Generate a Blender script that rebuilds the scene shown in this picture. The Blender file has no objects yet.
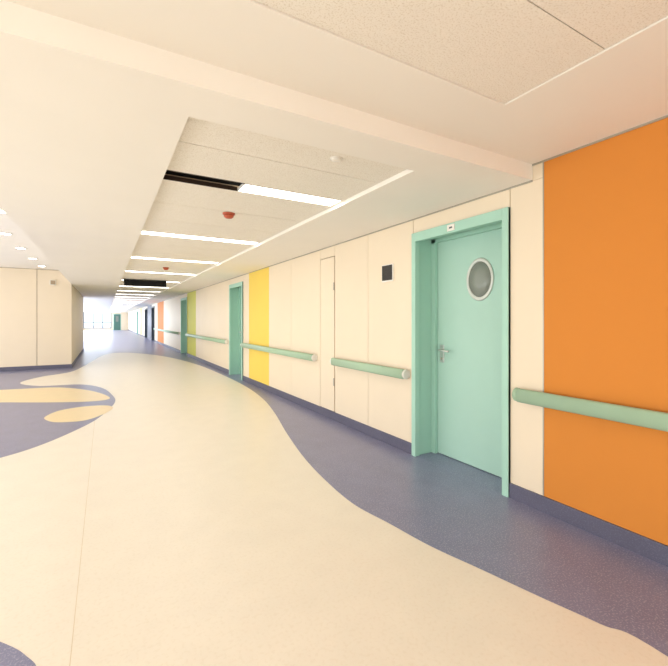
import bpy, bmesh, math, random
from mathutils import Vector
random.seed(3)
C = bpy.context.scene.collection
PI = math.pi
# ------------------------------------------------------------------ camera model
H = 1.31; TH = math.radians(29.8); F = 400.0; HY = 320.0
cs, sn = math.cos(TH), math.sin(TH)
def floor_pt(px, py):
    u = (px-334)/F; v = (py-HY)/F; z = H/v
    return (z*(sn+u*cs), z*(cs-u*sn))

# ------------------------------------------------------------------ materials
def lin(c):
    return tuple(((x/255)/12.92 if x/255 <= .04045 else ((x/255+.055)/1.055)**2.4) for x in c)
def mat(name, rgb, rough=.5, metal=0, var=.04, scale=6, spots=None, spot_scale=120, spot_amt=.5, bump=0, emit=0, spec=.5, coat=0):
    m = bpy.data.materials.new(name); m.use_nodes = True
    nt = m.node_tree; b = nt.nodes['Principled BSDF']
    b.inputs['Roughness'].default_value = rough; b.inputs['Metallic'].default_value = metal
    b.inputs['Specular IOR Level'].default_value = spec
    b.inputs['Coat Weight'].default_value = coat
    tc = nt.nodes.new('ShaderNodeTexCoord')
    n = nt.nodes.new('ShaderNodeTexNoise'); n.inputs['Scale'].default_value = scale; n.inputs['Detail'].default_value = 4
    nt.links.new(tc.outputs['Object'], n.inputs['Vector'])
    r = nt.nodes.new('ShaderNodeValToRGB')
    c = lin(rgb)
    r.color_ramp.elements[0].position = .3; r.color_ramp.elements[1].position = .7
    r.color_ramp.elements[0].color = (*[x*(1-var) for x in c], 1)
    r.color_ramp.elements[1].color = (*[min(1, x*(1+var)) for x in c], 1)
    nt.links.new(n.outputs['Fac'], r.inputs['Fac'])
    out = r.outputs['Color']
    if spots:
        n2 = nt.nodes.new('ShaderNodeTexNoise'); n2.inputs['Scale'].default_value = spot_scale; n2.inputs['Detail'].default_value = 2
        nt.links.new(tc.outputs['Object'], n2.inputs['Vector'])
        r2 = nt.nodes.new('ShaderNodeValToRGB'); r2.color_ramp.elements[0].position = .52; r2.color_ramp.elements[1].position = .66
        r2.color_ramp.elements[0].color = (0,0,0,1); r2.color_ramp.elements[1].color = (spot_amt,)*3+(1,)
        nt.links.new(n2.outputs['Fac'], r2.inputs['Fac'])
        mx = nt.nodes.new('ShaderNodeMixRGB'); mx.inputs['Color2'].default_value = (*lin(spots), 1)
        nt.links.new(r2.outputs['Color'], mx.inputs['Fac']); nt.links.new(out, mx.inputs['Color1'])
        out = mx.outputs['Color']
    nt.links.new(out, b.inputs['Base Color'])
    if bump:
        bp = nt.nodes.new('ShaderNodeBump'); bp.inputs['Strength'].default_value = bump; bp.inputs['Distance'].default_value = .002
        nt.links.new(n.outputs['Fac'], bp.inputs['Height']); nt.links.new(bp.outputs['Normal'], b.inputs['Normal'])
    if emit:
        b.inputs['Emission Color'].default_value = (*c, 1); b.inputs['Emission Strength'].default_value = emit
    return m
M = dict(
 floor=mat('cream_vinyl', (245,238,225), .34, var=.018, scale=5, spots=(224,212,190), spot_scale=60, spot_amt=.18, bump=.03),
 purple=mat('purple_vinyl', (130,133,166), .31, var=.06, scale=5, spots=(176,176,200), spot_scale=120, spot_amt=.7),
 tan=mat('tan_vinyl', (242,222,180), .36, var=.02, spots=(228,205,160), spot_scale=60, spot_amt=.2),
 seam=mat('seam_vinyl', (226,212,186), .5),
 ceil=mat('painted_ceiling', (249,245,236), .8, var=.01, scale=2),
 tile=mat('acoustic_tile', (247,242,231), .9, var=.01, scale=20, spots=(218,208,188), spot_scale=150, spot_amt=.6, bump=.08),
 joint=mat('joint_tan', (172,154,128), .8),  # plain tan tone for tile joints and the speaker grille
 wall=mat('cream_panel', (238,224,200), .5, var=.012, scale=2, spec=.25),
 core=mat('wall_core', (150,128,98), .8),
 orange=mat('orange_panel', (216,139,64), .6, var=.01, scale=2, spec=.06),
 yellow=mat('yellow_panel', (242,213,104), .55, var=.015, scale=2, spec=.08),
 lime=mat('yellow_green_panel', (220,222,110), .55, var=.015, scale=2, spec=.05),
 orange2=mat('far_orange_panel', (222,142,78), .6, var=.015, scale=2, spec=.1),
 slate=mat('slate_panel', (110,110,122), .5, var=.03, spec=.2),
 base=mat('baseboard_vinyl', (94,94,114), .45, var=.05, spots=(128,128,146), spot_scale=150, spot_amt=.4, spec=.35),
 mint=mat('mint_frame', (172,215,198), .45, var=.015, scale=3, spec=.25),
 leaf=mat('mint_leaf', (176,214,200), .45, var=.015, scale=3, spec=.25),
 dark=mat('dark_door', (84,92,98), .5),  # grey lightened so the colour carries the far corridor's haze
 dgreen=mat('dark_green', (78,120,108), .5),
 rail=mat('rail_green', (168,198,168), .45, var=.02),
 railback=mat('rail_retainer', (170,172,145), .5),
 capw=mat('white_cap', (238,236,226), .45),
 steel=mat('brushed_steel', (214,214,212), .32, .8),
 ringm=mat('satin_ring', (206,212,206), .35, .2),
 alu=mat('aluminium_trim', (176,172,160), .4, .6),
 glass=mat('porthole_glass', (136,144,136), .2, var=.01, spec=.4),
 black=mat('black_plastic', (16,16,18), .25),
 void=mat('dark_void', (8,7,6), .9),
 bronze=mat('bronze_pipe', (62,48,36), .5, .5),
 white=mat('white_plastic', (240,238,230), .4),
 red=mat('red_plastic', (186,88,58), .4),
 light=mat('lit_diffuser', (255,249,238), .5, var=0, emit=9),
 spot=mat('lit_lens', (255,244,226), .5, var=0, emit=18),
 pane=mat('window_pane', (235,244,250), .1, var=0),
 mull=mat('mullion_grey', (120,135,150), .4),
 ground=mat('paved_ground', (225,225,220), .8),
)
# clear panes
nt = M['pane'].node_tree; nt.nodes['Principled BSDF'].inputs['Transmission Weight'].default_value = 1
nt.nodes['Principled BSDF'].inputs['IOR'].default_value = 1.02

# ------------------------------------------------------------------ mesh helpers
class MB:
    def __init__(s): s.bm = bmesh.new(); s.mi = 0
    def box(s, x0,x1,y0,y1,z0,z1, bev=0):
        t = bmesh.new()
        v = [t.verts.new((x,y,z)) for x in (x0,x1) for y in (y0,y1) for z in (z0,z1)]
        for q in ((0,1,3,2),(4,6,7,5),(0,4,5,1),(2,3,7,6),(0,2,6,4),(1,5,7,3)): t.faces.new([v[i] for i in q])
        bmesh.ops.recalc_face_normals(t, faces=t.faces)
        if bev: bmesh.ops.bevel(t, geom=list(t.edges), offset=bev, segments=2, affect='EDGES', profile=.5)
        s.merge(t)
    def merge(s, t):
        m = {}
        for v in t.verts: m[v] = s.bm.verts.new(v.co)
        for f in t.faces:
            nf = s.bm.faces.new([m[v] for v in f.verts]); nf.material_index = s.mi; nf.smooth = f.smooth
        t.free()
    def poly(s, pts, z):
        vs = [s.bm.verts.new((p[0],p[1],z)) for p in pts]
        es = [s.bm.edges.new((vs[i], vs[(i+1)%len(vs)])) for i in range(len(vs))]
        r = bmesh.ops.triangle_fill(s.bm, edges=es, use_beauty=True)
        for f in r['geom']:
            if isinstance(f, bmesh.types.BMFace):
                f.material_index = s.mi
                f.normal_update()
                if f.normal.z < 0: f.normal_flip()
    def prism(s, prof, a0, a1, axis='y', smooth=True):
        def P(p, a):
            return {'y':(p[0],a,p[1]), 'x':(a,p[0],p[1]), 'z':(p[0],p[1],a)}[axis]
        t = bmesh.new()
        A = [t.verts.new(P(p,a0)) for p in prof]; B = [t.verts.new(P(p,a1)) for p in prof]
        n = len(prof)
        t.faces.new(A); t.faces.new(B[::-1])
        for i in range(n):
            f = t.faces.new((A[i],B[i],B[(i+1)%n],A[(i+1)%n])); f.smooth = smooth
        bmesh.ops.recalc_face_normals(t, faces=t.faces)
        s.merge(t)
    def lathe(s, prof, c, axis='z', n=40, k0=1.0):
        """prof = [(r, h)] about axis through c; k0 squashes the first in-plane direction"""
        t = bmesh.new(); rings = []
        for r, h in prof:
            ring = []
            for k in range(n):
                a = 2*PI*k/n; p = ((r*math.cos(a))*k0, r*math.sin(a))
                co = (c[0]+p[0], c[1]+p[1], c[2]+h) if axis == 'z' else (c[0]+h, c[1]+p[0], c[2]+p[1]) if axis == 'x' else (c[0]+p[0], c[1]+h, c[2]+p[1])
                ring.append(t.verts.new(co))
            rings.append(ring)
        for A, B in zip(rings, rings[1:]):
            for k in range(n):
                f = t.faces.new((A[k],A[(k+1)%n],B[(k+1)%n],B[k])); f.smooth = True
        t.faces.new(rings[0]); t.faces.new(rings[-1][::-1])
        bmesh.ops.recalc_face_normals(t, faces=t.faces)
        s.merge(t)
    def tube(s, pts, r, n=12):
        t = bmesh.new(); rings = []
        P = [Vector(p) for p in pts]
        for i, p in enumerate(P):
            d = (P[min(i+1,len(P)-1)]-P[max(i-1,0)]).normalized()
            a = d.orthogonal().normalized(); b = d.cross(a)
            if rings:
                a = (pa - d*pa.dot(d)).normalized(); b = d.cross(a)
            pa = a
            rings.append([t.verts.new(p+r*(a*math.cos(2*PI*k/n)+b*math.sin(2*PI*k/n))) for k in range(n)])
        for A, B in zip(rings, rings[1:]):
            for k in range(n):
                f = t.faces.new((A[k],A[(k+1)%n],B[(k+1)%n],B[k])); f.smooth = True
        t.faces.new(rings[0]); t.faces.new(rings[-1])
        bmesh.ops.recalc_face_normals(t, faces=t.faces)
        s.merge(t)
    def build(s, name, mats, parent=None, label=None):
        me = bpy.data.meshes.new(name); s.bm.to_mesh(me); s.bm.free()
        if not isinstance(mats, (list,tuple)): mats = [mats]
        for m in mats: me.materials.append(m)
        o = bpy.data.objects.new(name, me); C.objects.link(o)
        if parent:
            o.parent = parent; o.matrix_parent_inverse = parent.matrix_basis.inverted()
        if label: o['label'] = label
        return o
def box(*a, bev=0):
    m = MB(); m.box(*a, bev=bev); return m
def tag(o, label, cat, group=None, kind=None):
    o['label'] = label; o['category'] = cat
    if group: o['group'] = group
    if kind: o['kind'] = kind
    return o
def empty(name, loc):
    o = bpy.data.objects.new(name, None); C.objects.link(o); o.location = loc; o.empty_display_size = .1
    return o
def spline(pts, closed=False, k=8):
    out = []; n = len(pts)
    for i in range(n if closed else n-1):
        g = (lambda j: pts[j % n]) if closed else (lambda j: pts[max(0,min(n-1,j))])
        p0,p1,p2,p3 = g(i-1),g(i),g(i+1),g(i+2)
        for q in range(k):
            t = q/k
            out.append(tuple(.5*((2*p1[d])+(-p0[d]+p2[d])*t+(2*p0[d]-5*p1[d]+4*p2[d]-p3[d])*t*t+(-p0[d]+3*p1[d]-3*p2[d]+p3[d])*t**3) for d in (0,1)))
    if not closed: out.append(pts[-1])
    return out
ORD = ['first','second','third','fourth','fifth','sixth','seventh','eighth','ninth','tenth','eleventh','twelfth','thirteenth','fourteenth','fifteenth','sixteenth','seventeenth','eighteenth','nineteenth','twentieth','twenty-first','twenty-second','twenty-third','twenty-fourth','twenty-fifth','twenty-sixth','twenty-seventh']

# ------------------------------------------------------------------ dimensions
D = 2.60; XL = -.79; END = 58.0; Y0 = -3.0
ZN = 2.40; ZS = 2.29; ZT = 2.322; ZH = 2.65; TOP = 2.8
RX0, RX1 = .35, 1.762
BY0, BY1 = 1.74, 2.02
XW = -2.45; LY0, LY1 = 13.0, 20.0
BH = .108

# ------------------------------------------------------------------ floor
f = MB()
f.box(-5.2, D+.4, Y0-.2, END+.2, -.12, 0)
f.mi = 1
edge_px = [(668,657),(600,624),(540,597),(480,569),(430,546),(390,524),(352,503),(322,477),(302,455),(286,432),(274,412),(262,398),(245,386),(225,376),(200,365.5),(175,358.5),(155,355),(138,353.2),(126,352.6)]
edge = [floor_pt(*p) for p in edge_px]
edge = [(2.1,-1.6),(1.75,-.3)] + edge
pts = spline(edge)
last = pts[-1]
f.poly([(D+.3,-1.6)] + pts + [(last[0]-.3, last[1]+.1), (D+.3, last[1]+.1)], .001)
f.poly([(XW,last[1]+.1),(last[0]-.3,last[1]+.1),(D+.3,last[1]+.1),(D+.3,END),(XW,END)], .001)
lp = [(113,353),(104,355),(95,359.5),(84,366),(70,372),(40,377),(20,383),(40,386),(80,384.5),(102,388),(113,396),(115,402),(108,410),(94,421),(62,436.5),(30,449),(0,458)]
lw = spline([floor_pt(*p) for p in lp])
f.poly([(last[0]-.3,last[1]+.1),(XW,last[1]+.1),(XW,13.5),(-4.9,13.5),(-4.9,4.2),(-2.6,4.0)] + lw[::-1], .0012)
f.mi = 2
f.poly(spline([floor_pt(*p) for p in [(-40,396),(-10,391),(20,389),(60,387.5),(92,391),(110,398),(92,401.5),(50,402.5),(10,402.5),(-25,402)]], True), .002)
f.poly(spline([floor_pt(*p) for p in [(45,417),(60,410.5),(85,406.5),(106,405.5),(113,408),(104,414),(85,420.5),(60,422.5),(48,421)]], True), .002)
f.mi = 1
f.poly(spline([floor_pt(*p) for p in [(-50,640),(-15,638),(10,646),(26,656),(37,672),(20,720),(-60,760),(-120,700)]], True), .001)
f.mi = 3
f.box(-.117,-.114,-1,6.2,0,.0005)
fl = f.build('floor', [M['floor'],M['purple'],M['tan'],M['seam']]); 
tag(fl, 'cream sheet vinyl floor with wavy purple and tan inlays', 'floor', kind='structure')

# ------------------------------------------------------------------ ceiling
c = MB()
c.box(XL, D+.4, Y0, BY0, ZN+.1, TOP)
c.box(XL, RX0, Y0, BY0, ZN, ZN+.1); c.box(RX1, D+.4, Y0, BY0, ZN, ZN+.1); c.box(RX0, RX1, 1.33, BY0, ZN, ZN+.1)
c.box(XL, D+.4, BY0, BY1, ZS, TOP)
c.box(XL, RX0, BY1, END, ZS, TOP); c.box(RX1, D+.4, BY1, END, ZS, TOP)
c.box(RX0, RX1, BY1, END, 2.62, TOP)
c.box(-5.2, XL, Y0, LY0, ZH, TOP)
c.box(XW-.2, XL, LY1, END, ZS, TOP)
co = c.build('ceiling', [M['ceil']]); tag(co, 'cream painted ceiling with dropped beam and long recess', 'ceiling', kind='structure')
t = MB(); b = MB()
g = .004
strips = [3.0+2.1*k for k in range(26)]
rows = [(2.02,2.40),(2.40,2.90)]
for i, y in enumerate(strips):
    y1 = (strips[i+1]-.1) if i+1 < len(strips) else END
    a = y+.1; w = (y1-a)/3
    rows += [(a+w*j, a+w*(j+1)) for j in range(3)]
for a, z in rows: t.box(RX0+g, RX1-g, a+g, z-g, ZT, ZT+.02)
for a, z in [(Y0,-1.1),(-1.1,-.45),(-.45,.2),(.2,.86),(.86,1.33)]: t.box(RX0+g, RX1-g, a+g*.6, z-g*.6, ZN+.006, ZN+.03)
to = t.build('ceiling_tiles', M['tile'], co, 'speckled off-white acoustic tiles in the recess')
b.box(RX0, RX1, BY1, 2.90, ZT+.021, ZT+.04); b.box(.92, RX1, 2.90, 3.10, ZT+.03, ZT+.04); b.box(RX0, RX1, 3.10, END, ZT+.021, ZT+.04)
b.box(RX0, RX1, Y0, 1.33, ZN+.031, ZN+.09)
b.build('tile_backing', M['joint'], co)
o = MB(); o.box(RX0,.93,2.88,2.895,ZT+.03,2.6); o.box(RX0,.93,3.105,3.12,ZT+.03,2.6); o.box(RX0,.93,2.88,3.12,2.6,2.615); o.box(RX0-.0,RX0+.01,2.88,3.12,ZT+.03,2.6); o.box(.92,.935,2.88,3.12,ZT+.03,2.6)
o.build('ceiling_opening', M['void'], co, 'open dark slot left where a light section is missing')
o = MB(); o.tube([(RX0+.01,2.98,2.47),(.92,2.98,2.47)], .012)
o.box(RX0,.9,2.901,2.907,ZT-.002,ZT+.03); o.box(RX0,.9,3.093,3.099,ZT-.002,ZT+.03)
o.build('conduit', M['bronze'], co)

# strip lights
for i, y in enumerate(strips):
    x0 = .9 if i == 0 else RX0+.01
    x1 = RX1-.02
    e = empty('strip_light', ((x0+x1)/2, y, ZT))
    m = MB(); w = .098; q = .008
    m.box(x0,x1,y-w,y-w+q,ZT-.004,ZT+.02); m.box(x0,x1,y+w-q,y+w,ZT-.004,ZT+.02); m.box(x0,x0+q,y-w+q,y+w-q,ZT-.004,ZT+.02); m.box(x1-q,x1,y-w+q,y+w-q,ZT-.004,ZT+.02)
    m.build('light_frame', M['white'], e)
    box(x0+q,x1-q,y-w+q,y+w-q,ZT+.0,ZT+.018).build('diffuser', M['light'], e)
    lab = 'short lit strip light beside the open black ceiling slot' if i == 0 else f'{ORD[i]} lit strip light from the camera across the tiled corridor ceiling'
    tag(e, lab, 'ceiling light', 'strip lights across the corridor ceiling')
# downlights
for i, (x, y) in enumerate([(-1.10,6.3),(-1.34,7.9),(-1.36,9.35),(-1.36,10.8),(-1.36,12.2)]):
    e = empty('downlight', (x,y,ZH))
    m = MB(); m.lathe([(.095,0),(.095,-.008),(.085,-.014),(.075,-.012),(.07,0)], (x,y,ZH)); m.build('trim_ring', M['white'], e)
    m = MB(); m.lathe([(.068,-.002),(.068,-.010),(.03,-.013)], (x,y,ZH)); m.build('lens', M['spot'], e)
    tag(e, f'{ORD[i]} round recessed downlight from the camera in the left side ceiling', 'downlight', 'downlights in the left ceiling')
# detectors
def detector(x, y, z, mt, label, r=.05, k=1.0):
    e = empty('smoke_detector', (x,y,z))
    m = MB(); m.lathe([(r*1.15,0),(r*1.15,-.012*k),(r,-.016*k)], (x,y,z)); m.build('mounting_base', M['white'] if mt=='white' else M['red'], e)
    m = MB(); m.lathe([(r*.9,-.016*k),(r*.88,-.034*k),(r*.6,-.046*k),(r*.2,-.05*k)], (x,y,z)); m.build('sensor_head', M[mt], e)
    tag(e, label, 'smoke detector')
detector(1.02, 3.79, ZT, 'red', 'red smoke detector on the tiles between the first two strip lights')
detector(1.26, 2.17, ZT, 'white', 'small white round detector on the tile nearest the dropped beam', .036, .3)
detector(1.02, 8.3, ZT, 'red', 'red smoke detector on the tiles between the third and fourth strip lights')

# hanging display
e = empty('hanging_sign', (.87, 11.0, ZT))
box(.40,1.36,10.96,11.04,2.15,2.31, bev=.006).build('housing', M['black'], e)
box(.42,1.34,10.955,10.96,2.165,2.295).build('screen', M['void'], e)
for x in (.55,1.2): box(x-.008,x+.008,10.992,11.008,2.31,ZT).build('hanger', M['steel'], e)
tag(e, 'black rectangular sign hanging under the corridor ceiling tiles', 'sign')

# ------------------------------------------------------------------ right wall
doors = [(1.92,2.99,'mint'),(8.50,9.56,'mint'),(15.3,16.6,'mint'),(26.3,28.0,'dark'),(31.0,33.0,'dark'),(40.0,41.4,'mint')]
ZD = 2.145
wr = MB()
ys = Y0
for a, z, k in doors:
    wr.box(D+.02, D+.42, ys, a+.02, 0, TOP); wr.box(D+.02, D+.42, a+.02, z-.02, ZD-.02, TOP); ys = z-.02
wr.box(D+.02, D+.42, ys, END, 0, TOP)
for a, z, k in doors: wr.box(D+.34, D+.42, a, z, 0, ZD)
wall_r = wr.build('wall_right', M['core']); tag(wall_r, 'right corridor wall clad in cream, orange and yellow panels', 'wall', kind='structure')
def panel(y0, y1, col, z0=BH, z1=None, lab=None):
    if z1 is None: z1 = ZN if y1 < BY0+.01 else ZS
    m = MB(); m.box(D, D+.02, y0+.003, y1-.003, z0, z1-.006, bev=.0015)
    return m.build('wall_panel', M[col], wall_r, lab or {'wall':None,'orange':'orange wall panel','yellow':'yellow wall panel','slate':'dark grey wall panel'}[col])
panel(-.6,1.66,'orange',lab='large orange wall panel nearest the camera'); panel(-3,-.6,'orange')
panel(1.66,1.92,'wall',z1=ZS)
box(D, D+.02, 1.662, 1.7395, ZS-.004, ZN-.006).build('wall_panel', M['wall'], wall_r)
segs = [2.99,3.76,4.515,4.93,5.93,6.93]
for a, z in zip(segs, segs[1:]):
    if abs(a-4.515) < .01: panel(a,z,'wall',z0=2.15); continue
    panel(a,z,'wall')
panel(6.93,8.10,'yellow',lab='yellow wall panel nearest the camera'); panel(8.10,8.50,'wall')
def run(a, z, w=1.05):
    n = max(1, round((z-a)/w))
    for i in range(n): panel(a+(z-a)*i/n, a+(z-a)*(i+1)/n, 'wall')
run(9.56,13.7); panel(13.7,15.3,'lime',lab='yellow-green wall panel beside the third mint door')
run(16.6,22.0); panel(22.0,24.8,'orange2',lab='orange wall panel far down the corridor'); run(24.8,26.3); panel(28.0,31.0,'slate'); run(33,36); panel(36,37.5,'yellow'); run(37.5,40); run(41.4,END,3)
for a, z, k in doors: panel(a+.0,z-.0,'wall',z0=ZD)
tr = MB(); tr.box(D-.006,D,Y0,BY0,ZN-.012,ZN); tr.box(D-.006,D,BY0,END,ZS-.012,ZS); tr.box(D-.003,D+.001,1.656,1.664,BH,ZN-.012)
tr.build('edge_trim', M['alu'], wall_r)

# baseboard
bb = MB(); ys = Y0
for a, z, k in doors: bb.box(D-.012, D+.02, ys, a, 0, BH, bev=.003); ys = z
bb.box(D-.012, D+.02, ys, END, 0, BH, bev=.003)
tag(bb.build('baseboard_right', M['base']), 'dark slate vinyl baseboard along the right wall', 'baseboard', kind='structure')

# service hatch
e = empty('door_7', (D,4.72,0)); 
box(D-.004,D+.018,4.53,4.915,BH+.005,2.14,bev=.002).build('door_leaf', M['wall'], e)
for z in (.5,1.75): box(D-.012,D-.003,4.522,4.545,z-.05,z+.05,bev=.002).build('hinge', M['alu'], e)
tag(e, 'narrow flush cream service door between handrails on the right wall', 'door', kind='structure')

# doors
def make_door(n, a, z, kind, label):
    fm, lm = (M['mint'], M['leaf']) if kind == 'mint' else (M['dark'], M['dark'])
    e = empty(f'door_{n}', (D+.24, (a+z)/2, 0))
    fr = MB(); cw = .055; xo = D-.018; xi = D+.33
    fr.box(xo, xi, a, a+cw*.6, 0, ZD, bev=.003); fr.box(xo, xi, z-cw*.6, z, 0, ZD, bev=.003); fr.box(xo, xi, a+cw*.6-.002, z-cw*.6+.002, ZD-.045, ZD, bev=.003)
    fr.box(xo-.006, D+.03, a, a+cw, 0, ZD, bev=.004); fr.box(xo-.006, D+.03, z-cw, z, 0, ZD, bev=.004); fr.box(xo-.006, D+.03, a+cw-.002, z-cw+.002, ZD-.085, ZD, bev=.004)
    fr.box(D+.205, D+.238, a+.03, a+.055, 0, ZD-.04); fr.box(D+.205, D+.238, z-.085, z-.03, 0, ZD-.04); fr.box(D+.205, D+.238, a+.03, z-.03, ZD-.08, ZD-.04)
    fr.build('door_frame', fm, e)
    xl = D+.24
    lo, hi = a+.036, z-.036
    lf = box(xl, xl+.05, lo, hi, .008, ZD-.05, bev=.003).build('door_leaf', lm, e)
    cy = a+.475 if kind == 'mint' else (a+z)/2; cz = 1.665
    if kind == 'mint':
        m = MB(); m.lathe([(.188,0),(.188,-.006),(.181,-.012),(.161,-.013),(.154,-.008),(.153,-.001),(.153,.0)], (xl,cy,cz), 'x', 64, .78)
        m.build('window_ring', M['ringm'], lf)
        m = MB(); m.lathe([(.153,-.002),(.153,-.006),(.05,-.0065)], (xl,cy,cz), 'x', 48, .78); m.build('window_glass', M['glass'], lf)
    else:
        m = MB(); m.box(xl-.006,xl,a+.25,z-.25,.9,1.95,bev=.002); m.build('window_glass', M['glass'], lf)
    hy = hi-.11; hz = 1.02
    m = MB(); m.box(xl-.008,xl,hy-.028,hy+.028,hz-.12,hz+.05,bev=.003)
    m.lathe([(.022,-.008),(.018,-.012),(.012,-.014),(.011,-.045)], (xl,hy,hz), 'x', 28)
    m.tube([(xl-.045,hy,hz),(xl-.053,hy-.012,hz),(xl-.054,hy-.04,hz),(xl-.052,hy-.085,hz-.004),(xl-.046,hy-.125,hz-.006)], .0105)
    m.build('lever_handle', M['steel'], lf)
    m = MB(); m.lathe([(.012,-.008),(.012,-.012),(.008,-.016)], (xl,hy,hz-.085), 'x', 24); m.build('keyhole', M['alu'], lf)
    for zz in (.35,1.05,1.8):
        m = MB(); m.tube([(xl-.006,lo+.022,zz-.045),(xl-.006,lo+.022,zz+.045)], .008, 10); m.build('hinge', M['steel'], lf)
    if n == 1:
        p = box(D-.030,D-.024,2.435,2.52,ZD-.07,ZD-.015,bev=.002).build('number_plate', M['white'], e, 'small white plate on the door header')
        box(D-.0312,D-.030,2.46,2.495,ZD-.05,ZD-.035).build('plate_mark', M['dark'], p)
    box(D-.02,D+.33,a+.035,z-.035,0,.002).build('threshold', M['purple'], e)
    tag(e, label, 'door', kind='structure')
labs = ['mint green door with oval porthole window beside the orange panel','mint green door past the yellow wall panel','mint green door beyond the yellow-green panel','nearer dark door with glass far down the right wall','farther dark door with glass far down the right wall','small mint green door farthest down the right wall']
for i, (a, z, k) in enumerate(doors): make_door(i+1, a, z, k, labs[i])

# handrails
def handrail(y0, y1, label, side=1, wall=D):
    s = -side
    e = empty('handrail', (wall, (y0+y1)/2, .72))
    X = lambda d: wall + s*d
    prof = []
    cx, hw, zc, hh = .064, .023, .778, .048
    for k in range(28):
        a = 2*PI*k/28; ca, sa = math.cos(a), math.sin(a)
        prof.append((X(cx+hw*math.copysign(abs(ca)**.75, ca)), zc+hh*math.copysign(abs(sa)**.75, sa)))
    cl = .03
    m = MB(); m.prism(prof, y0+cl, y1-cl); m.build('rail_cover', M['rail'], e)
    m = MB()
    p = [(X(.038),.742),(X(.046),.732),(X(.046),.824),(X(.038),.815)]
    m.prism(p, y0+cl+.01, y1-cl-.01, smooth=False); m.build('retainer', M['railback'], e)
    for (ya, yb) in ((y0,y0+cl),(y1-cl,y1)):
        m = MB(); m.prism([(X(cx-.026),zc-hh-.0)] + [(X(cx-.026+.049*math.sin(PI*k/16)), zc-hh*math.cos(PI*k/16)) for k in range(1,16)] + [(X(cx-.026),zc+hh)], ya, yb)
        m.box(min(X(0),X(.045)), max(X(0),X(.045)), ya+.003, yb-.003, zc-.035, zc+.035, bev=.006)
        m.build('end_cap', M['capw'] if y0 > 2 else M['rail'], e)
    n = max(2, int((y1-y0)/.9)+1)
    for i in range(n):
        y = y0+.25+(y1-y0-.5)*i/(n-1)
        box(min(X(0),X(.042)), max(X(0),X(.042)), y-.03, y+.03, zc-.03, zc+.03, bev=.004).build('bracket', M['railback'], e)
    tag(e, label, 'handrail', 'green handrails along the right wall' if side == 1 else None)
handrail(-2.6,1.84,'thick green handrail across the large orange panel')
handrail(3.03,4.50,'short green handrail with white ends left of the near mint door')
handrail(5.0,8.42,'long green handrail crossing the nearer yellow panel')
handrail(9.7,15.2,'green handrail between the second and third mint doors')
handrail(16.75,26.1,'distant green handrail past the third mint door')

# wall display
e = empty('wall_display', (D,3.385,1.8))
box(D-.016,D,3.29,3.48,1.715,1.895,bev=.003).build('housing', M['white'], e)
box(D-.019,D-.015,3.299,3.471,1.728,1.887,bev=.001).build('screen', M['black'], e)
tag(e, 'small square black wall display with white frame left of the near mint door', 'display')

# ------------------------------------------------------------------ left walls
wl = MB(); wl.box(-5.2, XL-.02, LY0+.02, LY1, 0, TOP)
wall_l = wl.build('wall_left', M['core']); tag(wall_l, 'cream clad wall block at the far left side', 'wall', kind='structure')
xs = [-5.2,-4.4,-3.45,-2.5,-1.55,XL]
for a, z in zip(xs, xs[1:]): box(a+.006,z-(.006 if z < XL else .0),LY0,LY0+.02,.11,ZH-.01,bev=.0012).build('wall_panel', M['wall'], wall_l)
for k in range(7):
    m = box(XL-.02,XL,LY0+k+.003 if k else LY0+.021,LY0+k+.997,.11,ZS-.006,bev=.0012); m.build('wall_panel', M['wall'], wall_l)
m = MB(); m.box(-5.2,XL+.012,LY0-.012,LY0,0,.11); m.box(XL,XL+.012,LY0,LY1,0,.11)
tag(m.build('baseboard_left', M['base']), 'dark baseboard around the far left wall', 'baseboard', kind='structure')
e = empty('wall_speaker', (-1.2,LY0,2.3))
box(-1.27,-1.13,LY0-.05,LY0,2.24,2.38,bev=.01).build('housing', M['white'], e); box(-1.255,-1.145,LY0-.054,LY0-.05,2.255,2.365).build('grille', M['joint'], e)
tag(e, 'small pale box mounted high on the far left cream wall', 'speaker')
# unseen glazed side wall of the left hall, sill lowered for ceiling light
m = MB(); m.box(-5.2,-5.0,Y0,LY0,0,.15); m.box(-5.2,-5.0,Y0,LY0,2.5,ZH)
for y in [Y0,0.2,3.4,6.6,9.8,12.8]: m.box(-5.2,-5.0,y,y+.2,.15,2.5)
tag(m.build('wall_left_hall', M['wall']), 'unseen window wall of the left hall, opened up for light', 'wall', kind='structure')
# unseen wall closing the back, added to cut light on the beam face
m = MB(); m.box(-5.2,D+.4,Y0-.2,Y0,0,.15); m.box(-5.2,D+.4,Y0-.2,Y0,1.9,TOP); m.box(1.9,D+.4,Y0-.2,Y0,.15,1.9); m.box(-5.2,-4.6,Y0-.2,Y0,.15,1.9)
tag(m.build('wall_back_added', M['wall']), 'unseen wall behind the camera with a broad opening, added to cut light on the beam', 'wall', kind='structure')
m = MB(); m.box(XW-.2,XW,LY1,END,0,.5); m.box(XW-.2,XW,LY1,END,2.2,ZS)
for k in range(13): m.box(XW-.2,XW,LY1+k*3.15,LY1+k*3.15+.25,.5,2.2)
tag(m.build('wall_left_far', M['wall']), 'window wall on the far left of the corridor', 'wall', kind='structure')

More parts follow.
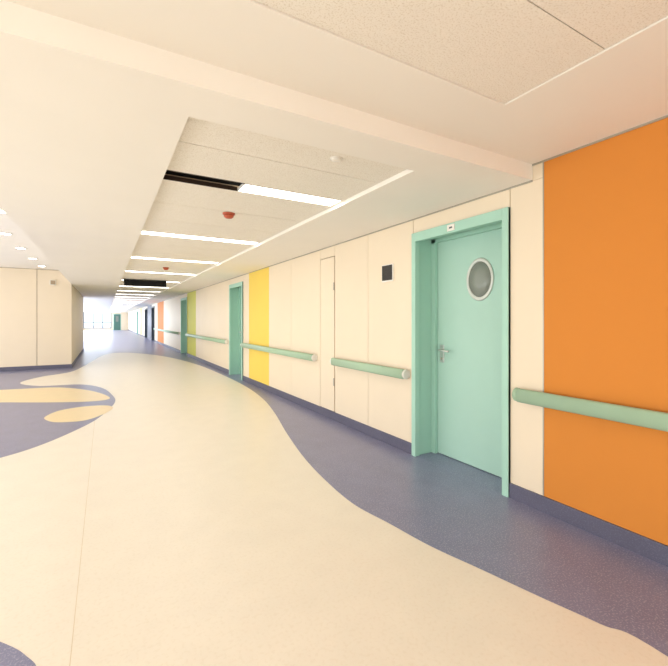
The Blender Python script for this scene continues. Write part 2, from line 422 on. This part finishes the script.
# end wall
m = MB(); m.box(XW,-2.3,END,END+.2,0,ZS); m.box(.72,.92,END,END+.2,0,ZS); m.box(1.8,D+.4,END,END+.2,0,ZS); m.box(-2.3,.72,END,END+.2,0,.25); m.box(.92,1.8,END,END+.2,2.1,ZS)
tag(m.build('wall_end', M['wall']), 'end wall at the far end of the corridor', 'wall', kind='structure')
e = empty('window_1', (-.8,END+.1,.25))
m = MB()
for x in (-2.3,-1.3,-.3,.62): m.box(x,x+.1,END+.06,END+.14,.25,ZS)
m.box(-2.3,.72,END+.061,END+.139,.25,.35); m.box(-2.3,.72,END+.061,END+.139,.95,1.05)
m.build('window_frame', M['mull'], e); box(-2.2,.62,END+.097,END+.103,.35,ZS).build('window_glass', M['pane'], e)
tag(e, 'bright full height window at the far end of the corridor', 'window', kind='structure')
e = empty('door_8', (1.36,END,0))
m = MB(); m.box(.92,.98,END-.02,END+.2,0,2.1); m.box(1.74,1.8,END-.02,END+.2,0,2.1); m.box(.98,1.74,END-.02,END+.2,2.04,2.1); m.build('door_frame', M['mint'], e)
l = box(.985,1.735,END+.02,END+.06,.01,2.035).build('door_leaf', M['dgreen'], e); box(1.2,1.5,END+.012,END+.02,1.1,1.8).build('window_glass', M['glass'], l)
tag(e, 'dark green door beside the bright window at the corridor end', 'door', kind='structure')

tag(box(-60,60,-40,120,-.5,-.13).build('ground', M['ground']), 'pale paved ground outside the building', 'ground', kind='structure')

# ------------------------------------------------------------------ lights
w = bpy.data.worlds.new('World'); bpy.context.scene.world = w; w.use_nodes = True
bg = w.node_tree.nodes['Background']; bg.inputs['Color'].default_value = (1,.985,.975,1); bg.inputs['Strength'].default_value = 2.3
def area(name, loc, rot, sx, sy, e, col=(1,1,1)):
    l = bpy.data.lights.new(name, 'AREA'); l.shape = 'RECTANGLE'; l.size = sx; l.size_y = sy; l.energy = e; l.color = col
    o = bpy.data.objects.new(name, l); C.objects.link(o); o.location = loc; o.rotation_euler = rot
    return o
area('fill_back', (-1.2,-2.85,.9), (math.radians(90),0,0), 5, 1.2, 30, (1,.98,.96))  # added fill lamp behind the camera, standing in for window light
area('fill_left', (-4.85,6.5,.7), (math.radians(115),0,math.radians(-90)), 12, 1.0, 175, (1,.975,.955))  # added off-frame fill, tilted up to brighten the ceiling
area('daylight_far', (XW+.05,37,1.2), (math.radians(75),0,math.radians(-90)), 34, 1.3, 900, (.74,.87,1))
area('daylight_end', (-.8,END-.1,1.3), (math.radians(-90),0,0), 3, 2, 250, (.8,.9,1))

cam = bpy.data.cameras.new('camera'); co2 = bpy.data.objects.new('camera', cam); C.objects.link(co2)
co2.location = (0,0,H); co2.rotation_euler = (math.radians(90),0,-TH)
cam.sensor_width = 36; cam.sensor_fit = 'HORIZONTAL'; cam.lens = F/668*36; cam.shift_y = -13/668; cam.clip_start = .05; cam.clip_end = 300
bpy.context.scene.camera = co2
vs = bpy.context.scene.view_settings
vs.view_transform = 'Standard'; vs.look = 'None'; vs.exposure = .03
